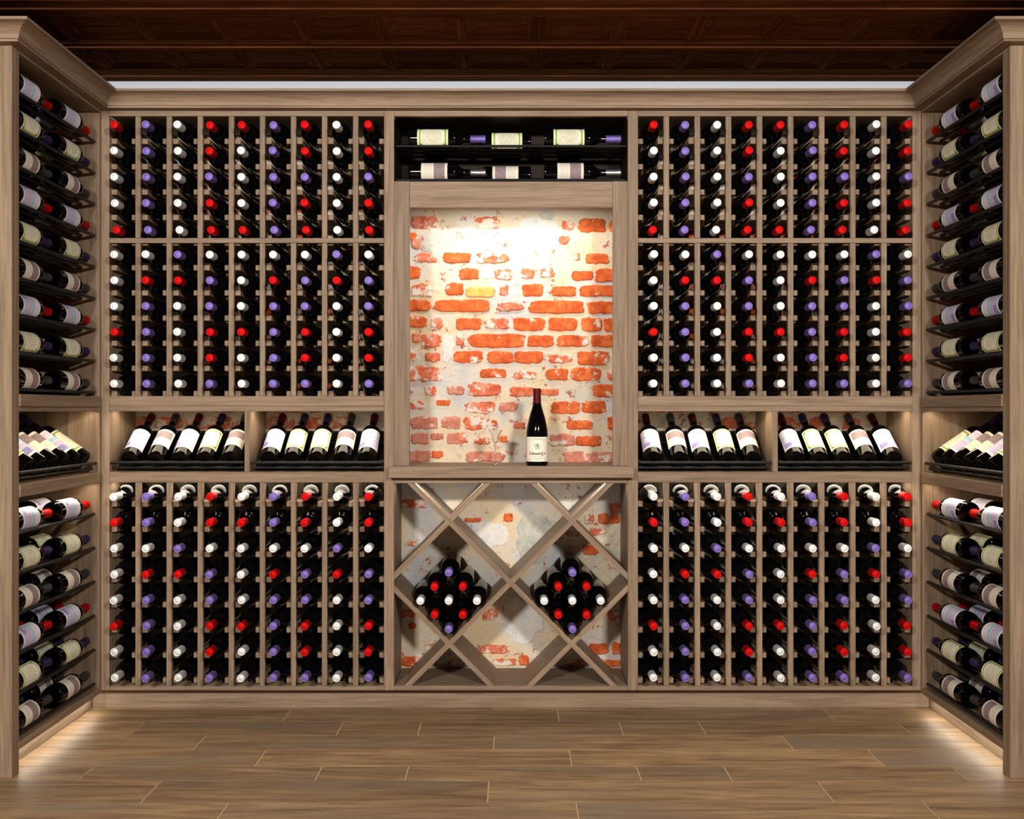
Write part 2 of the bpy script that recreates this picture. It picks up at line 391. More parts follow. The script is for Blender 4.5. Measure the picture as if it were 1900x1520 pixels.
niche = [(185,330,62,128,'f'),(530,655,66,130,'f'),(1005,1068,84,138,'f'),(985,1040,172,214,'f'),(205,330,264,312,'f'),(1060,1100,262,300,'f'),(185,240,170,240,'p'),(740,860,905,945,'f'),(380,470,985,1030,'p'),(660,760,1070,1120,'p'),(380,470,1240,1300,'p'),(180,330,1150,1215,'p'),(350,450,1150,1215,'p'),(800,880,1340,1395,'p'),(740,800,1180,1215,'f'),(1092,1237,75,150,'o'),(1258,1275,90,150,'o'),(175,212,150,195,'o'),(358,505,260,315,'o'),(540,710,262,315,'f'),(1130,1255,265,320,'o'),
 (175,235,338,400,'o'),(445,550,345,405,'o'),(640,735,350,405,'f'),(780,850,345,400,'f'),(885,960,345,395,'f'),(1055,1170,360,410,'o'),(1182,1275,348,418,'o'),
 (185,290,430,495,'f'),(372,468,425,490,'o'),(482,636,445,502,'y'),(665,710,425,490,'f'),(787,900,430,497,'o'),(945,1078,442,497,'o'),(1097,1275,437,497,'o'),
 (175,290,515,578,'o'),(313,610,515,582,'o'),(650,790,530,575,'f'),(825,1120,520,590,'o'),(1140,1275,525,590,'o'),
 (175,270,605,665,'o'),(292,355,615,668,'f'),(427,565,615,678,'o'),(585,715,618,672,'f'),(740,910,613,683,'o'),(928,1085,613,683,'o'),(1108,1220,613,688,'o'),(1230,1275,615,690,'o'),
 (190,235,700,750,'f'),(237,345,705,770,'f'),(428,470,700,765,'f'),(497,800,700,775,'o'),(815,955,708,772,'o'),(975,1145,708,770,'o'),(1160,1275,705,772,'o'),
 (175,205,790,850,'f'),(262,340,805,852,'f'),(415,572,795,858,'o'),(597,740,795,860,'o'),(747,900,795,860,'o'),(930,1058,815,858,'f'),(1085,1257,795,870,'o'),
 (175,345,880,955,'f'),(560,700,890,940,'o'),(920,1035,890,952,'o'),(1052,1212,885,955,'o'),(1250,1275,900,950,'f'),
 (260,318,985,1035,'f'),(495,665,965,1038,'f'),(890,985,1000,1035,'f'),(1170,1275,975,1045,'o'),(720,850,990,1040,'f'),
 (180,250,1065,1110,'f'),(320,395,1060,1090,'o'),(480,640,1070,1130,'f'),(945,1100,1068,1135,'o'),(1110,1240,1065,1130,'o'),
 (470,600,1150,1220,'f'),(620,650,1170,1200,'o'),(1030,1168,1170,1220,'o'),(1250,1275,1150,1220,'o'),
 (185,280,1240,1300,'p'),(290,360,1240,1275,'p'),(435,490,1235,1290,'f'),(530,610,1265,1300,'f'),(665,705,1255,1290,'o'),(935,1075,1245,1310,'p'),(1080,1215,1255,1310,'o'),
 (175,290,1335,1395,'p'),(295,355,1335,1375,'o'),(480,690,1340,1395,'p'),(700,760,1330,1350,'f'),(1010,1275,1340,1400,'p')]
crop_bricks(niche, 2.924, 700, 380)
xbin = [(150,305,220,275,'f'),(540,635,335,360,'o'),(775,832,308,358,'o'),(1270,1330,315,370,'f'),(1355,1485,310,370,'o'),(1425,1490,245,305,'f'),(175,240,480,505,'f'),
 (1260,1355,500,560,'o'),(1160,1240,420,450,'p'),(195,235,980,1015,'o'),(640,740,885,960,'f'),(1420,1490,900,970,'f'),(610,800,1115,1165,'f'),(150,260,1185,1245,'o'),
 (1300,1415,1105,1170,'o'),(1440,1490,1100,1170,'o'),(1390,1490,1205,1248,'o'),(1140,1260,1205,1245,'f'),(870,930,1180,1240,'o'),(700,850,1200,1240,'f'),(290,370,1110,1150,'f'),(440,560,1205,1245,'f'),(150,230,900,950,'f'),(1300,1400,400,440,'f')]
crop_bricks(xbin, 3.304, 700, 860)
def patch(x0, x1, y0, y1, s, ox, oy, mat, rnd=0.16):
    blob('plaster_patch', PX(ox + x0 / s, YB), PX(ox + x1 / s, YB), PZ(oy + y1 / s, YB), PZ(oy + y0 / s, YB), 0.0035, mat, wall_back, rnd, 2.6, 48)
patch(245, 440, 168, 270, 2.924, 700, 380, PLASTER_GREY); patch(485, 537, 138, 180, 2.924, 700, 380, PLASTER_GREY, 0.1)
patch(880, 965, 30, 85, 2.924, 700, 380, PLASTER_GREY); patch(350, 415, 700, 850, 2.924, 700, 380, PLASTER_WHITE)
patch(760, 1000, 70, 250, 2.924, 700, 380, PLASTER_WHITE); patch(550, 635, 360, 400, 2.924, 700, 380, PLASTER_WHITE, 0.1)
patch(855, 1075, 300, 620, 3.304, 700, 860, PLASTER_GREY, 0.12); patch(560, 800, 360, 520, 3.304, 700, 860, PLASTER_WHITE)
patch(780, 1010, 820, 1100, 3.304, 700, 860, PLASTER_WHITE, 0.14)
for side in (-1, 1):            # courses glimpsed behind the racks and display bays
    z = 1.02; i = 0
    while z < 2.22:
        x = 0.53 + (0.11 if i % 2 else 0.0) + random.uniform(0, 0.04)
        while x < 1.50:
            L = random.choice((0.11, 0.21, 0.21, 0.22))
            if random.random() < 0.62:
                blob('brick', side * x if side > 0 else -x - L, side * x + L if side > 0 else -x, z, z + 0.052, random.uniform(0.004, 0.009), BRICK[random.choice('ffppo' if z > 1.2 else 'ffpp')], wall_back, 0.07, 5.5, 16)
            x += L + 0.018
        z += 0.068 * (1 if z < 1.2 else 1.6); i += 1

# ceiling: dark coffered mahogany
ceil = tag(box('ceiling', -2.4, 2.4, -2.6, 4.45, 2.60, 2.68, MAHOG['x'], None, 0), 'dark mahogany coffered ceiling', kind='structure')
beams = [(4.166, 4.31), (3.86, 3.947), (3.453, 3.605)]
yy = 3.453
while yy > 1.2: beams.append((yy - 0.40, yy - 0.30)); yy -= 0.40
for k, (a, b) in enumerate(beams):
    box('beam', -2.02, 2.02, a, b, ZC, 2.60, MAHOG['x'], ceil, 0.004)
    box('beam_moulding', -2.02, 2.02, a - 0.014, a, ZC + 0.003, 2.60, MAHOG['x'], ceil, 0.002)
    if k: box('beam_moulding', -2.02, 2.02, b, b + 0.014, ZC + 0.003, 2.60, MAHOG['x'], ceil, 0.002)
    mid = (a + b) / 2
    box('beam_bead', -2.02, 2.02, mid - 0.010, mid + 0.010, ZC - 0.006, ZC, MAHOG['x'], ceil, 0.002)
bs = sorted(beams)
def raised_panel(x0, x1, y0, y1):
    hx, hy = (x1 - x0) / 2, (y1 - y0) / 2
    key = ('panel', round(hx, 4), round(hy, 4))
    if key not in MESHES:
        v, f = [], []
        for ins, z in ((0, 0.02), (0, 0.003), (0.016, 0.003), (0.024, 0.010), (0.034, 0.010), (0.046, 0.005)):
            for sx, sy in ((-1, -1), (1, -1), (1, 1), (-1, 1)): v.append((sx * (hx - ins), sy * (hy - ins), z))
        for r in range(5):
            for k in range(4):
                k2 = (k + 1) % 4; f.append((r * 4 + k, (r + 1) * 4 + k, (r + 1) * 4 + k2, r * 4 + k2))
        f.append((20, 23, 22, 21))
        m = mesh(v, f, 'coffer_panel'); m.materials.append(MAHOG['x']); MESHES[key] = m
    return link('coffer_panel', MESHES[key], ceil, ((x0 + x1) / 2, (y0 + y1) / 2, ZC + 0.006))
for (a0, b0), (a1, b1) in zip(bs, bs[1:]):
    ya, yb = b0 + 0.014, a1 - 0.014
    for k in range(-7, 8):
        xm = 0.10 + 0.287 * k
        if abs(xm) < 2.0:
            box('muntin', xm - 0.024, xm + 0.024, ya, yb, ZC + 0.004, 2.60, MAHOG['y'], ceil, 0.003)
            box('muntin_bead', xm - 0.008, xm + 0.008, ya, yb, ZC - 0.001, ZC + 0.004, MAHOG['y'], ceil, 0.002)
        if -1.95 < xm < 1.72: raised_panel(xm + 0.024, xm + 0.263, ya, yb)

# crown mouldings
CPROF = [(-0.01, 2.326), (0.036, 2.326), (0.036, 2.3325), (0.041, 2.3335), (0.0415, 2.338), (0.043, 2.346), (0.047, 2.354), (0.053, 2.361), (0.061, 2.367), (0.072, 2.3715), (0.084, 2.374), (0.090, 2.3745), (0.090, 2.384), (-0.01, 2.384)]
XF, YN = 1.583, 3.282
def crown(name, path, label, mat):
    n = len(CPROF); v, f = [], []
    for fn in path:
        for p, z in CPROF: v.append((*fn(p), z))
    for s in range(len(path) - 1):
        for k in range(n):
            k2 = (k + 1) % n; f.append((s * n + k, s * n + k2, (s + 1) * n + k2, (s + 1) * n + k))
    f.append(tuple(range(n))[::-1]); f.append(tuple((len(path) - 1) * n + k for k in range(n)))
    m = mesh(v, f, name); m.materials.append(mat)
    import bmesh
    b = bmesh.new(); b.from_mesh(m); bmesh.ops.recalc_face_normals(b, faces=b.faces); b.to_mesh(m); b.free()
    return tag(link(name, m), label, kind='structure')
crown('trim_1', [lambda p: (-(XF - p), YF - p), lambda p: (XF - p, YF - p)], 'wooden crown moulding along the top of the back cabinets', OAK['x'])
for s, nm, sd in ((-1, 'trim_2', 'left'), (1, 'trim_3', 'right')):
    crown(nm, [lambda p, s=s: (s * (XF - p), YF - p - 0.0004), lambda p, s=s: (s * (XF - p), YN - p)], f'wooden crown moulding on top of the {sd} side cabinet, aisle side', OAK['y'])
    crown(nm.replace('2', '4').replace('3', '5'), [lambda p, s=s: (s * (XF - p), YN - p), lambda p, s=s: (s * 2.02, YN - p)], f'crown moulding return on the near end of the {sd} side cabinet', OAK['x'])

# ------------------------------------------------------------------ face frame of the back cabinets
ZT, ZB = FZ(205), FZ(1281.5)
ff = thing('face_frame', (0, YF, 0), 'full-height wooden face frame of stiles and rails fronting the back wall cabinets', 'cabinet frame')
for a, b in ((181.0, 203), (712.5, 731), (1165, 1184), (1693, 1715.0)):
    box('stile', FX(a), FX(b), YF, YF + 0.02, ZB, ZT, OAK, ff)
for a, b in ((203, 712.5), (731, 1165), (1184, 1693)):
    box('top_rail', FX(a), FX(b), YF + 0.0006, YF + 0.02, FZ(215.5), ZT, OAK, ff)
    box('bottom_rail', FX(a), FX(b), YF + 0.0006, YF + 0.02, ZB, FZ(1273), OAK, ff)
box('frieze_board', FX(188.6), FX(1707.4), YF + 0.002, YF + 0.02, ZT, 2.384, OAK, ff)
box('toe_kick', -1.64, 1.64, 4.055, 4.075, 0.0, ZB, OAK, ff)
YD = YB - 0.012   # back of the carcasses
FXL = {'left': (203, 712.5), 'right': (1184, 1693)}

# ------------------------------------------------------------------ bottles
BR = 0.0375
def claret_profile(R=BR):
    return [(0.006, 0.010), (R * 0.72, 0.002), (R * 0.86, 0.0), (R * 0.97, 0.003), (R, 0.009), (R, 0.172), (R * 0.985, 0.179), (R * 0.93, 0.186), (R * 0.82, 0.1925),
            (R * 0.66, 0.199), (R * 0.50, 0.206), (R * 0.42, 0.213), (0.0145, 0.224), (0.0140, 0.285), (0.0150, 0.2855), (0.0150, 0.294), (0.0138, 0.298)]
CLARET = lathe(claret_profile(), 24, BGLASS, 'claret_bottle')
def cap_mesh(c):
    r = 0.0152
    prof = [(r - 0.0006, 0.2405), (r, 0.2415), (r - 0.0003, 0.284), (r + 0.0006, 0.2848), (r + 0.0006, 0.2955), (r - 0.0002, 0.2992), (r - 0.0022, 0.3004), (r - 0.0040, 0.3003), (r - 0.0048, 0.2996), (r - 0.0070, 0.2996), (r - 0.0080, 0.3002), (0.003, 0.3002), (0.0005, 0.3000)]
    return lathe(prof, 20, CAPM[c], c + '_capsule')
CAPS = {c: cap_mesh(c) for c in CAPM}
def label_mesh(kind, R=BR, z0=0.035, z1=0.155, half=78, seg=20, mat=None):
    v, f, uv = [], [], []
    for k in range(seg + 1):
        a = R_(-90 - half + 2 * half * k / seg)
        for z in (z0, z1): v.append(((R + 0.0005) * math.cos(a), (R + 0.0005) * math.sin(a), z))
    for k in range(seg): f.append((2 * k, 2 * k + 2, 2 * k + 3, 2 * k + 1))
    m = mesh(v, f, kind + '_label', True); m.materials.append(mat or LABM[kind])
    l = m.uv_layers.new(name='UVMap')
    for p in m.polygons:
        for li in p.loop_indices:
            vi = m.loops[li].vertex_index; l.data[li].uv = ((vi // 2) / seg, vi % 2)
    return m
LABS = {'blue': label_mesh('blue'), 'green': label_mesh('green', half=72), 'mauve': label_mesh('mauve', z0=0.050, z1=0.152, half=74)}
def orient(zdir, front):
    z = Vector(zdir).normalized(); f = Vector(front); f = (f - z * f.dot(z)).normalized()
    y = -f; x = y.cross(z)
    return Matrix((x, y, z)).transposed().to_euler()
CAPWORD = {'red': 'red', 'white': 'white', 'purple': 'purple', 'grey': 'grey', 'silver': 'silver', 'wine': 'dark red', 'darkpurple': 'dark purple'}
def bottle(name, base, zdir, front, cap, lab, label, group):
    o = link(name, CLARET, None, base); o.rotation_euler = orient(zdir, front)
    tag(o, label, 'wine bottle', group)
    for n, d in (('capsule', CAPS[cap]), ('label', LABS[lab] if lab else None)):
        if d is None: continue
        c = bpy.data.objects.new(n, d); col.objects.link(c); c.parent = o
    return o
ORD = ['first', 'second', 'third', 'fourth', 'fifth', 'sixth', 'seventh', 'eighth', 'ninth', 'tenth', 'eleventh']

# ------------------------------------------------------------------ bottle racks of the back wall
W, P_, RD = 'white', 'purple', 'red'
A = 'RPWRRPRWR WPWRWPRWR WPWPWPPWP WPWRWPRWR RPWRRPRWR'.split()
Bm = 'WWPWWWWPW WRRPWRPRP WPWPWPPWP RPWRRPRWR WPWRWPRWR WPWPWPPWP'.split()
Cl = 'WPWRWPRWR RPWRRPRWR WWPWWWWPW WRRPWRPRP WPWPWPPWP RPWRRPRWR WPWRWPRWR WPWPWPPWP'.split()
CODE = {'R': 'red', 'W': 'white', 'P': 'purple'}
ROWS_UP = [259.6 + 47.35 * k for k in range(5)] + [495.5 + 46.95 * k for k in range(6)]
ROWS_LO = [936.3 + 47.03 * k for k in range(8)]
RH = 0.0104
TIPY = 3.915
def rack(side, level, y_top, y_bot, rowsy, codes):
    x0, x1 = FXL[side]
    pitch = 57.72; cw = (x1 - x0 - pitch * 8)
    xa, xb = FX(x0), FX(x1); zt, zb = FZ(y_top), FZ(y_bot)
    w = {'upper': 'above the tilted display bottles', 'lower': 'down at the floor'}[level]
    t = thing('wine_rack', ((xa + xb) / 2, YF, zb), f'{level} {side} wooden ladder rack, nine bottle columns wide, {w}', 'wine rack', 'ladder racks on the back wall')
    box('side_panel', xa - 0.018, xa, YF + 0.0204, YD, zb, zt, OAK, t); box('side_panel', xb, xb + 0.018, YF + 0.0204, YD, zb, zt, OAK, t)
    cols = [x0 + pitch * i for i in range(9)]
    for i in range(1, 9):
        a, b = FX(cols[i] - (pitch - cw)), FX(cols[i])
        segs = [(zb, zt)] if level == 'lower' else [(zb, FZ(451)), (FZ(441.5), zt)]
        for s0, s1 in segs:
            box('upright', a, b, YF + 0.001, YF + 0.0195, s0, s1, OAK, t)
        box('rear_upright', a, b, YD - 0.02, YD, zb, zt, OAK, t)
    if level == 'upper':
        box('cross_rail', xa, xb, YF, YF + 0.0195, FZ(451), FZ(441.5), OAK, t)
        box('base_rail', xa, xb, YF, YF + 0.02, FZ(753.5), FZ(735), OAK, t)
        box('top_panel', xa, xb, YF + 0.0205, YD, zt, zt + 0.012, OAK, t)
        box('bottom_panel', xa, xb, YF + 0.0205, YD, zb - 0.02, zb, OAK, t)
    else:
        box('bottom_panel', xa, xb, YF + 0.0205, YD, zb - 0.012, zb, OAK, t)
    for r, yr in enumerate(rowsy):
        zc = FZ(yr)
        for i in range(10):
            if i == 0: a, b = xa, xa + 0.0215
            elif i == 9: a, b = xb - 0.0215, xb
            else:
                m = (FX(cols[i] - (pitch - cw)) + FX(cols[i])) / 2; a, b = m - 0.0312, m + 0.0312
            box('support_rail', a, b, YF + 0.0202, YD - 0.0205, zc - RH, zc + RH, OAK['y'], t, 0.001)
        for i in range(9):
            cx = FX(cols[i] + cw / 2)
            gap = (FX(cols[i] + cw) - FX(cols[i])) / 2 - 0.0215
            za = zc + RH + math.sqrt(BR ** 2 - gap ** 2) + 0.0010
            c = CODE[codes[r][i]]
            jx, jz = random.uniform(-.002, .002), random.uniform(-.003, .003); jy = random.uniform(-.006, .006) if not (level == 'upper' and r == 4) else 0.022
            bottle(f'{c}_capped_bottle', (cx, TIPY + 0.3003 + jy, za), (jx, -1, 0), (0, 0, 1), c, None,
                   f'dark bottle, {c} capsule, {ORD[i]} column from left, {ORD[r]} row down, {level} {side} rack', f'bottles in the {level} {side} rack')
    return t
for side in ('left', 'right'):
    rack(side, 'upper', 215.5, 735, ROWS_UP, A + Bm)
    rack(side, 'lower', 895.5, 1273, ROWS_LO, Cl)

# ------------------------------------------------------------------ display bays with tilted bottles
def led(x0, x1, y0, y1, z, power, colr, label, lens=LED_LENS, tilt=(0, 0, -1), h=0.008, name='led_strip'):
    t = thing(name, ((x0 + x1) / 2, (y0 + y1) / 2, z), label, 'light strip', 'under-shelf light strips')
    box('housing', x0, x1, y0, y1, z, z + h, ALU, t, 0.0005)
    box('lens', x0 + 0.002, x1 - 0.002, y0 + 0.0015, y1 - 0.0015, z - 0.0015, z, lens, t, 0)
    l = bpy.data.lights.new('strip_light', 'AREA'); l.shape = 'RECTANGLE'; l.size = x1 - x0 - 0.004; l.size_y = y1 - y0
    l.energy = power; l.color = colr
    o = link('strip_light', l, t, ((x0 + x1) / 2, (y0 + y1) / 2, z - 0.0025))
    q = Vector(tilt).to_track_quat('-Z', 'Y' if abs(tilt[2]) < 0.999 or True else 'Y'); o.rotation_euler = q.to_euler()
    if y1 - y0 > x1 - x0: l.size, l.size_y = l.size, l.size_y
    return t
AX = Vector((0, 0.824, 0.566)).normalized(); UP = Vector((0, -AX.z, AX.y)); DN = -UP
WARM = (1.0, 0.80, 0.55)
BASES = {'left': [[241, 289, 334.7, 380, 426.5], [499, 542.5, 588, 635, 680]]}
BASES['right'] = [[1896 - x for x in BASES['left'][1][::-1]], [1896 - x for x in BASES['left'][0][::-1]]]
BASES['right'] = [[1213, 1261, 1304, 1351, 1396], [1478, 1521, 1564, 1611, 1657]]
KINDS = {'left': [['blue', 'mauve', 'blue', 'green', 'mauve'], ['blue', 'green', 'green', 'mauve', 'blue']],
         'right': [['blue', 'mauve', 'blue', 'green', 'mauve'], ['blue', 'green', 'green', 'mauve', 'blue']]}
DESC = {'blue': 'white label with lavender and blue print', 'green': 'green-bordered cream label', 'mauve': 'cream label with mauve picture'}
DCAP = {'blue': 'wine', 'green': 'darkpurple', 'mauve': 'grey'}
def tray(origin, length, rz, label, nb, pos):
    """black metal display tray; local x along the row, local y into the cabinet, z up"""
    t = thing('display_tray', origin, label, 'bottle tray', 'black metal display trays')
    rotm = Matrix.Rotation(rz, 3, 'Z')
    O = Vector(origin)
    def tr(p): return O + rotm @ Vector(p)
    h = length / 2
    def rr(n, a, b, r): rod(n, tr(a), tr(b), r, BLACK_METAL, t)
    rr('front_rod', (-h, -0.028, 0.036), (h, -0.028, 0.036), 0.0060)
    rr('lower_rod', (-h, -0.014, 0.016), (h, -0.014, 0.016), 0.0045)
    for s in (0.05, 0.17):
        p = Vector((0, 0, 0.045)) + AX * s + DN * (BR + 0.0062)
        rr('support_rod', (-h, p.y, p.z), (h, p.y, p.z), 0.0055)
    a = Vector((0, 0, 0.045)) + AX * 0.014 + DN * (BR + 0.018); b = Vector((0, 0, 0.045)) + AX * 0.262 + DN * (BR + 0.018)
    n = DN * 0.004
    v = [tr((sx * h, p.y, p.z)) - O for p in (a, b, b + n, a + n) for sx in (-1, 1)]
    f = [(0, 1, 3, 2), (2, 3, 5, 4), (4, 5, 7, 6), (6, 7, 1, 0), (0, 2, 4, 6), (1, 7, 5, 3)]
    m = mesh(v, f, 'back_plate'); m.materials.append(BLACK_METAL); link('back_plate', m, t, O)
    p = b + AX * 0.004
    rr('top_rod', (-h, p.y, p.z), (h, p.y, p.z), 0.005)
    for x in pos:
        c0 = Vector((x, 0, 0.045)) + AX * 0.01 + DN * 0.030; c1 = Vector((x, 0, 0.045)) + AX * 0.20 + DN * 0.030
        rr('divider_rod', c0, c1, 0.003)
    return t
for side in ('left', 'right'):
    x0, x1 = FXL[side]; xa, xb = FX(x0), FX(x1)
    zt, zb = FZ(753.5), FZ(895.5); mid = (453.4, 462.7) if side == 'left' else (1433.7, 1443.5)
    t = thing('display_shelf', ((xa + xb) / 2, YF, zb), f'two-bay wooden display shelf of tilted bottles on the {side} of the brick niche', 'display shelf', 'display shelves')
    box('side_panel', xa - 0.018, xa, YF + 0.0204, YD, zb, zt, OAK, t); box('side_panel', xb, xb + 0.018, YF + 0.0204, YD, zb, zt, OAK, t)
    box('top_rail', xa, xb, YF + 0.0008, YF + 0.02, FZ(763.5), zt, OAK, t)
    box('top_panel', xa, xb, YF + 0.0204, YD, zt - 0.006, zt, OAK, t)
    box('bottom_rail', xa, xb, YF, YF + 0.02, FZ(895.5), FZ(876), OAK, t)
    box('shelf_board', xa, xb, YF + 0.0204, YD, FZ(891), FZ(876), OAK, t)
    box('divider', FX(mid[0]), FX(mid[1]), YF + 0.0004, YD, FZ(876), zt - 0.02, OAK['z'], t)
    bays = [(xa, FX(mid[0])), (FX(mid[1]), xb)]
    for bi, (a, b) in enumerate(bays):
        zs = FZ(876)
        where = f'{"outer" if (bi == 0) == (side == "left") else "inner"} bay of the {side} display shelf'
        xs = [PX(x, 4.03) for x in BASES[side][bi]]
        pos = [(p + q) / 2 - (a + b) / 2 for p, q in zip(xs, xs[1:])]
        tray(((a + b) / 2, 4.032, zs), b - a - 0.008, 0.0, f'black metal tray under tilted bottles, {where}', 5, pos)
        for k, x in enumerate(xs):
            kd = KINDS[side][bi][k]; p = Vector((x, 4.032, zs + 0.0455))
            bottle('labelled_wine_bottle', p, AX, UP, DCAP[kd], kd, f'tilted bottle, {DESC[kd]}, {ORD[k]} from left, {where}'.replace('green-bordered cream label', 'green-bordered label').replace('white label with lavender and blue print', 'blue-lavender label').replace('cream label with mauve picture', 'mauve picture label'), 'tilted bottles in the back display bays')
        led(a + 0.012, b - 0.012, YF + 0.030, YF + 0.090, FZ(761), 0.32, WARM, f'slim light strip under the top of the {where}')
    led(xa + 0.01, xb - 0.01, YF + 0.021, YF + 0.075, FZ(895.5) + 0.0022, 0.75, (1.0, 0.88, 0.72), f'slim light strip over the top row of the lower {side} rack', h=0.006)

# ------------------------------------------------------------------ centre: bottle shelf, brick niche, counter, diamond bin
xa, xb = FX(731), FX(1165)
t = thing('bottle_shelf', (0, YF, FZ(336)), 'open shelf box with painted-in shade above the brick niche holding lying bottles', 'shelf')
box('side_panel', xa - 0.018, xa, YF + 0.0204, YD, FZ(336), FZ(215.5), SHADED_OAK, t); box('side_panel', xb, xb + 0.018, YF + 0.0204, YD, FZ(336), FZ(215.5), SHADED_OAK, t)
box('top_panel', xa, xb, YF + 0.0205, YD, FZ(215.5), FZ(215.5) + 0.012, SHADED_OAK, t)
box('back_panel', xa, xb, YD - 0.010, YD, FZ(336), FZ(215.5), SHADED_OAK, t)
box('bottom_panel', xa, xb, YF + 0.0205, YD - 0.01, FZ(336) - 0.014, FZ(336), SHADED_OAK, t)
ZU, ZL = 2.196, 2.064
YROD = [4.033, 4.086, 4.140, 4.200]
for z in (ZU, ZL):
    for y in YROD: rod('support_rod', (xa + 0.001, y, z), (xb - 0.001, y, z), 0.0055, BLACK_METAL, t)
def lying(x, yc, z, dirx, cap, lab, label):
    zz = z + math.sqrt((BR + 0.0055) ** 2 - 0.0275 ** 2) + 0.0012
    bottle('labelled_wine_bottle', (x, yc, zz), (dirx, 0, 0), (0, -1, 0.12), cap, lab, label, 'bottles lying above the brick niche')
for z, lab, cap, nm in ((ZU, 'green', 'purple', 'upper'), (ZL, 'mauve', 'silver', 'lower')):
    yf_ = YROD[0] + 0.0265
    for px, lb in ((901, 'one with its neck towards the middle'), (1152, 'one beside the shelf end')):
        Lx = PX(px, yf_) - 0.3003
        lying(Lx, yf_, z, 1, cap, lab, f'lying bottle, {DESC[lab].split(" with")[0]}, {cap} capsule, {nm} row, {"first" if px < 1000 else "third"} label from left')
    yc = YROD[1] + 0.0275
    yk = 4.1125; zz = z
    bx = PX(985, yk)
    lying(bx, 4.113, z, -1, cap, lab, f'lying bottle set back between the other two, {nm} row above the niche')

ZCT = 0.952
nf = thing('niche_frame', (0, YF, FZ(866)), 'wide flat wooden frame around the lit brick niche', 'niche frame')
box('stile', xa, FX(760), YF + 0.0004, YF + 0.02, ZCT, FZ(336), OAK, nf)
box('stile', FX(1137), xb, YF + 0.0004, YF + 0.02, ZCT, FZ(336), OAK, nf)
box('top_rail', FX(760), FX(1137), YF + 0.0008, YF + 0.0202, FZ(385), FZ(336) - 0.001, OAK, nf)
box('soffit', FX(760) - 0.05, FX(1137) + 0.05, YF + 0.0204, YF + 0.062, FZ(385), FZ(385) + 0.035, OAK, nf)
box('side_panel', xa - 0.018, xa, YF + 0.0204, YD, ZCT, FZ(336) - 0.015, OAK, nf); box('side_panel', xb, xb + 0.018, YF + 0.0204, YD, ZCT, FZ(336) - 0.015, OAK, nf)
led(-0.33, 0.33, YF + 0.066, YF + 0.090, FZ(385) + 0.012, 2.8, (1.0, 0.96, 0.88), 'bright light strip hidden behind the top rail of the brick niche', LED_COOL, (0, 0.42, -1))
ct = thing('counter', (0, 3.96, 0.908), 'protruding wooden counter board below the brick niche', 'counter')
ZCT = 0.952
box('front_edge', FX(721) * 0.99, FX(1177) * 0.99, 3.958, YF - 0.0004, 0.908, ZCT, OAK, ct)
box('top_board', xa + 0.0005, xb - 0.0005, YF - 0.0002, YB - 0.004, ZCT - 0.022, ZCT - 0.0006, OAK, ct)

db = thing('diamond_bin', (0, YF, FZ(1273)), 'wooden diamond lattice bin under the counter', 'wine bin')
zt, zb = FZ(897), FZ(1273)
box('top_rail', xa, xb, YF + 0.0006, YF + 0.02, zt, 0.9075, OAK, db)
box('side_panel', xa - 0.018, xa, YF + 0.0204, YD, zb, ZCT - 0.024, OAK, db); box('side_panel', xb, xb + 0.018, YF + 0.0204, YD, zb, ZCT - 0.024, OAK, db)
box('bottom_panel', xa, xb, YF + 0.0205, YD, zb - 0.012, zb, OAK, db)
box('top_panel', xa, xb, YF + 0.0204, YD, zt + 0.010, zt + 0.022, OAK, db)
def lattice_board(p, q, mat):
    p, q = Vector(p), Vector(q)           # (x, z) centre line
    d = (q - p).normalized(); n = Vector((-d.y, d.x)); hw = 0.0098
    # clip a long strip against the opening
    poly = [p - d * 0.05 + n * hw, q + d * 0.05 + n * hw, q + d * 0.05 - n * hw, p - d * 0.05 - n * hw]
    def clip(pts, inside, inter):
        out = []
        for i in range(len(pts)):
            a, b = pts[i - 1], pts[i]
            if inside(b):
                if not inside(a): out.append(inter(a, b))
                out.append(b)
            elif inside(a): out.append(inter(a, b))
        return out
    for ax, val, sgn in ((0, xa + 0.0006, 1), (0, xb - 0.0006, -1), (1, zb + 0.0006, 1), (1, zt - 0.0006, -1)):
        poly = clip(poly, lambda P: (P[ax] - val) * sgn >= 0, lambda A, B: A + (B - A) * ((val - A[ax]) / (B[ax] - A[ax])))
    c = sum(poly, Vector((0, 0))) / len(poly)
    v = [(P.x - c.x, y, P.y - c.y) for y in (-0.141, 0.136) for P in poly]; k = len(poly)
    # local frame turned so that the grain follows the board
    ang = math.atan2(d.y, d.x); rot = Matrix.Rotation(ang, 3, 'Y')
    v = [rot @ Vector(a) for a in v]
    f = [tuple(range(k)), tuple(range(2 * k - 1, k - 1, -1))] + [(i, k + i, k + (i + 1) % k, (i + 1) % k) for i in range(k)]
    m = mesh(v, f, 'lattice_board'); m.materials.append(OAK['x'])
    import bmesh
    bm = bmesh.new(); bm.from_mesh(m); bmesh.ops.recalc_face_normals(bm, faces=bm.faces); bm.to_mesh(m); bm.free()
    o = link('lattice_board', m, db, (c.x, YF + 0.1415 + mat, c.y)); o.rotation_euler = (0, -ang, 0)
for c in (-134.4, 94.3, -361.4):        # x - y = c
    x0 = max(731, 897 + c); x1 = min(1165, 1273 + c)
    lattice_board((FX(x0), FZ(x0 - c)), (FX(x1), FZ(x1 - c)), 0.0)
for c in (1800.4, 2029.1, 2256):
    x0 = max(731, c - 1273); x1 = min(1165, c - 897)
    lattice_board((FX(x0), FZ(c - x0)), (FX(x1), FZ(c - x1)), 0.0003)
led(xa + 0.02, xb - 0.02, YF + 0.022, YF + 0.036, FZ(897) + 0.003, 0.9, (0.95, 0.97, 1.0), 'slim light strip across the top of the diamond bin', LED_COOL, (0, 0.25, -1), 0.006)
STEP = 0.0763 * 0.7072
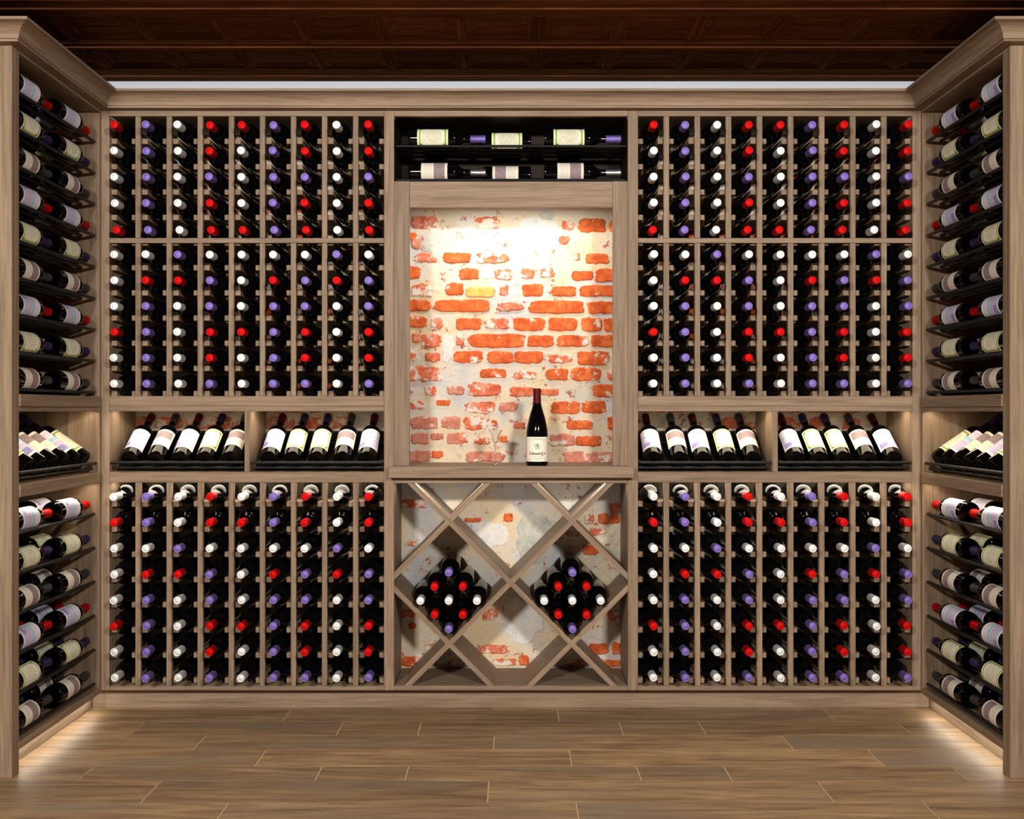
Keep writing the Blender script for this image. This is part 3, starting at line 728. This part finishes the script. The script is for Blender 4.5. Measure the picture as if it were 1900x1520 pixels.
PC = [[(0, 0, 'purple')], [(-1, 1, 'red'), (1, 1, 'red')], [(-2, 2, 'white'), (0, 2, 'white'), (2, 2, 'white')], [(-1, 3, 'red'), (1, 3, 'red')], [(0, 4, 'purple')]]
for vx, nm in ((833.85, 'left'), (1060.8, 'right')):
    zv = FZ(1195.25) + 0.0098 * 1.4142 + BR * 1.4142 + 0.0012
    for ri, rw in enumerate(PC):
        for ci, (dx, dz, c) in enumerate(rw):
            posn = {1: [''], 2: ['nearer left', 'nearer right'], 3: ['leftmost', 'middle', 'rightmost']}[len(rw)][ci]
            lvl = ['bottom', 'second', 'third', 'fourth', 'top'][ri]
            bottle(f'{c}_capped_bottle', (FX(vx) + dx * STEP, 3.945 + 0.3003 + random.uniform(-.004, .004), zv + dz * STEP), (0, -1, 0), (0, 0, 1), c, None,
                   f'dark bottle, {c} capsule, {posn} {lvl} level of the {nm} diamond stack'.replace('  ', ' '), f'bottles stacked in the {nm} diamond')

# standing bottle and glass
bz = ZCT - 0.0004
R2 = 0.0428
BURG = lathe([(0.006, 0.012), (R2 * 0.8, 0.002), (R2 * 0.92, 0.0), (R2, 0.006), (R2, 0.118), (R2 * 0.97, 0.138), (R2 * 0.88, 0.160), (R2 * 0.76, 0.182), (R2 * 0.62, 0.203), (R2 * 0.48, 0.222), (R2 * 0.40, 0.236), (0.0150, 0.248), (0.0138, 0.296), (0.0128, 0.2985)], 40, BGLASS, 'burgundy_bottle')
bx, by = PX(996.5, 4.055), 4.055
sb = tag(link('standing_wine_bottle', BURG, None, (bx, by, bz)), 'dark sloping-shoulder bottle with cream label standing on the counter in the brick niche', 'wine bottle')
o = link('capsule', lathe([(0.0158, 0.2385), (0.0160, 0.2395), (0.0146, 0.286), (0.0156, 0.2868), (0.0156, 0.297), (0.0148, 0.3), (0.012, 0.301), (0.0005, 0.301)], 28, CAPM['wine'], 'wine_capsule'), sb, (bx, by, bz))
lb = link('label', label_mesh('cream', R2, 0.016, 0.112, 76, 28, CREAM), sb, (bx, by, bz))
def bend(vs_, R, z0): return [((R + 0.0009 + 0.0 * y) * math.sin(x / R), -(R + 0.0009) * math.cos(x / R), z0 + y) for x, y in vs_]
def print_text(s, size, xoff, zoff, mat, bold=0.0):
    cu = bpy.data.curves.new('t', 'FONT'); cu.body = s; cu.size = size; cu.align_x = 'LEFT'; cu.offset = bold
    ob = bpy.data.objects.new('t', cu); col.objects.link(ob); bpy.context.view_layer.update()
    me = bpy.data.meshes.new_from_object(ob.evaluated_get(bpy.context.evaluated_depsgraph_get()))
    w_ = ob.dimensions.x; vs_ = [(v.co.x + xoff, v.co.y) for v in me.vertices]; fs = [tuple(p.vertices) for p in me.polygons]
    bpy.data.objects.remove(ob); bpy.data.curves.remove(cu); bpy.data.meshes.remove(me)
    m = mesh(bend(vs_, R2, zoff), fs, 'lettering'); m.materials.append(mat)
    c = bpy.data.objects.new('lettering', m); col.objects.link(c); c.parent = lb
    return w_
def ink_strokes(segs, mat, name='print'):
    v2, fs = [], []
    for x0, y0, x1, y1, w_ in segs:
        n = max(1, int(abs(x1 - x0) / 0.006)); d = Vector((x1 - x0, y1 - y0)).normalized(); nn = Vector((-d.y, d.x)) * w_ / 2
        b = len(v2)
        for k in range(n + 1):
            p = Vector((x0, y0)).lerp(Vector((x1, y1)), k / n); v2 += [tuple(p + nn), tuple(p - nn)]
        fs += [(b + 2 * k + 1, b + 2 * k + 3, b + 2 * k + 2, b + 2 * k) for k in range(n)]
    m = mesh(bend(v2, R2, 0.016), fs, name); m.materials.append(mat)
    c = bpy.data.objects.new(name, m); col.objects.link(c); c.parent = lb
print_text('E', 0.0165, -0.0320, 0.016 + 0.0270, INKRED, 0.0004)
print_text("dmont's", 0.0125, -0.0225, 0.016 + 0.0275, INK, 0.0005)
print_text('J', 0.0185, 0.0190, 0.016 + 0.0265, INKRED, 0.0005)
print_text('o', 0.0140, 0.0270, 0.016 + 0.0285, INK, 0.0005)
ink_strokes([(-0.006, 0.050, 0.006, 0.050, 0.0016), (-0.006, 0.050, -0.006, 0.064, 0.0016), (0.006, 0.050, 0.006, 0.065, 0.0018), (-0.003, 0.062, 0.001, 0.070, 0.003), (0.001, 0.054, 0.002, 0.068, 0.002),
             (-0.010, 0.062, -0.009, 0.068, 0.0022), (-0.006, 0.057, 0.005, 0.060, 0.001)], INK, 'emblem')
ink_strokes([(-0.024, 0.0135, 0.024, 0.0135, 0.0009), (-0.010, 0.0070, 0.010, 0.0070, 0.0009), (-0.036, 0.0075, -0.026, 0.0075, 0.0014), (0.028, 0.0080, 0.036, 0.0080, 0.0014), (-0.018, 0.0215, 0.018, 0.0215, 0.0006),
             (-0.030, 0.083, -0.012, 0.0865, 0.0010), (-0.012, 0.0865, 0.012, 0.0865, 0.0010), (0.012, 0.0865, 0.030, 0.083, 0.0010), (-0.018, 0.0905, 0.018, 0.0905, 0.0006)], INK, 'fine_print')
def clear_glass():
    t_ = NT('clear_glass'); t_.b.inputs['Base Color'].default_value = (0.97, 0.98, 0.98, 1); t_.b.inputs['Roughness'].default_value = 0.01
    t_.b.inputs['Transmission Weight'].default_value = 1.0; t_.b.inputs['IOR'].default_value = 1.5; return t_.m
CLEAR = clear_glass()
gx, gy = PX(919.5, 4.08), 4.08
g = thing('wine_glass', (gx, gy, bz), 'small clear stemmed glass standing on the counter beside the bottle', 'glass')
link('foot', lathe([(0.0005, 0.0002), (0.0165, 0.0002), (0.0170, 0.0012), (0.0140, 0.0028), (0.0070, 0.0050), (0.0040, 0.0080), (0.0034, 0.0120), (0.0003, 0.0121)], 32, CLEAR, 'foot'), g, (gx, gy, bz))
link('stem', lathe([(0.0034, 0.0123), (0.0036, 0.040), (0.0046, 0.060), (0.0052, 0.074), (0.0042, 0.0855), (0.0003, 0.0856)], 24, CLEAR, 'stem'), g, (gx, gy, bz))
link('bowl', lathe([(0.0003, 0.0858), (0.0075, 0.087), (0.0125, 0.094), (0.0148, 0.104), (0.0165, 0.116), (0.0225, 0.130), (0.0275, 0.137), (0.0268, 0.1372), (0.0215, 0.1305), (0.0152, 0.1165), (0.0135, 0.105), (0.0112, 0.0955), (0.0065, 0.0892), (0.0003, 0.0882)], 36, CLEAR, 'bowl', False), g, (gx, gy, bz))

# ------------------------------------------------------------------ side cabinets
XB = 1.96
ROD_UP = [2.199 - 0.1205 * k for k in range(9)]
ROD_LO = [0.769 - 0.1305 * k for k in range(6)]
CYC = ['blue', 'green', 'mauve']
SCAP = {'blue': 'red', 'green': 'darkpurple', 'mauve': 'grey'}
for s, sd in ((-1, 'left'), (1, 'right')):
    def sx(a, b): return (s * a, s * b) if s > 0 else (s * b, s * a)
    t = thing('side_cabinet', (s * 1.77, 3.64, 0), f'tall wooden wine cabinet with rod shelves along the {sd} side', 'cabinet', 'side cabinets')
    def bb(n, x0, x1, y0, y1, z0, z1, m=OAK, c=0.0012):
        a, b = sx(x0, x1); return box(n, a, b, y0, y1, z0, z1, m, t, c)
    bb('end_panel', XF, 2.018, YN, YN + 0.024, 0.0, 2.326, OAK['z'])
    bb('stile', XF, XF + 0.02, YN + 0.0242, 3.331, 0.0, 2.316)
    bb('far_panel', XF + 0.0006, XB, 3.984, 3.999, 0.075, 2.314)
    bb('top_panel', XF, XB, YN + 0.0242, 3.9995, 2.3162, 2.3258)
    bb('back_panel', XB, XB + 0.014, YN + 0.0242, 3.984, 0.075, 2.314)
    bb('shelf_board', XF - 0.004, XB, 3.3315, 3.9835, 1.180, 1.220, OAK['y'])
    bb('valance', XF + 0.004, XF + 0.022, 3.3315, 3.9835, 1.163, 1.1798, OAK['y'])
    bb('shelf_board', XF + 0.0145, XB, 3.3315, 3.9835, 0.900, 0.928, OAK['y'])
    bb('shelf_lip', XF - 0.004, XF + 0.014, 3.3315, 3.9835, 0.887, 0.928, OAK['y'])
    bb('bottom_board', XF, XB, 3.3315, 3.9835, 0.075, 0.098, OAK['y'])
    bb('toe_kick', 1.640, 1.655, 3.3065, 4.054, 0.0, 0.0748, OAK['y'])
    for z in ROD_UP + ROD_LO:
        for x in (1.600, 1.650, 1.700, 1.750):
            rod('support_rod', (s * x, 3.335, z), (s * x, 3.972, z), 0.0065, BLACK_METAL, t)
    for sec, zs in (('upper', ROD_UP), ('lower', ROD_LO)):
        for r, z in enumerate(zs):
            kd = CYC[r % 3]; za = z + math.sqrt((BR + 0.0065) ** 2 - 0.025 ** 2) + 0.0006
            for xi, x in enumerate((1.625, 1.725)):
                for yi, yt in enumerate((3.962, 3.637)):
                    fb = ['front', 'back'][xi]; nf_ = ['far', 'near'][yi]
                    if xi == 1 and sec == 'upper' and yi == 1: continue
                    bottle('labelled_wine_bottle', (s * x, yt - 0.3003, za), (0, 1, 0), (-s, 0, 0.28), SCAP[kd], kd,
                           f'lying bottle, {ORD[r]} row down, {nf_} {fb} place, {sec} part of {sd} side cabinet', f'lying bottles in the {sd} side cabinet')
    # tilted display on the middle shelf
    org = (s * 1.622, 3.66, 0.928)
    ys = [3.935 - 0.0935 * k for k in range(6)]
    pos = [((p + q) / 2 - 3.66) * (-s) * -1 for p, q in zip(ys, ys[1:])]
    rz = R_(90) if s < 0 else R_(-90)
    pos = [(p + q) / 2 - 3.66 if s < 0 else -((p + q) / 2 - 3.66) for p, q in zip(ys, ys[1:])]
    tray(org, 0.63, rz, f'black metal tray on the middle shelf of the {sd} side cabinet', 6, pos)
    rm = Matrix.Rotation(rz, 3, 'Z')
    for k, y in enumerate(ys):
        kd = ['green', 'blue', 'mauve', 'mauve', 'blue', 'green'][k]
        bottle('labelled_wine_bottle', (org[0], y, 0.928 + 0.0455), rm @ AX, rm @ UP, DCAP[kd], kd,
               f'tilted bottle, {kd if kd != "blue" else "lavender"} label, {ORD[k]} from the far end, middle shelf of {sd} side cabinet', f'tilted bottles in the {sd} side cabinet')
    for z, pw, nm in ((1.1785 - 0.010, 0.4, 'tilted display'), (0.8905, 0.4, 'lower bottle rows')):
        a, b = sx(XF + 0.023, XF + 0.037)
        led(a, b, 3.36, 3.965, z, pw, WARM, f'slim light strip above the {nm} in the {sd} side cabinet')
    a, b = sx(1.610, 1.625)
    led(a, b, 3.35, 4.02, 0.066, 0.35, (1.0, 0.93, 0.82), f'toe-kick light strip under the {sd} side cabinet')
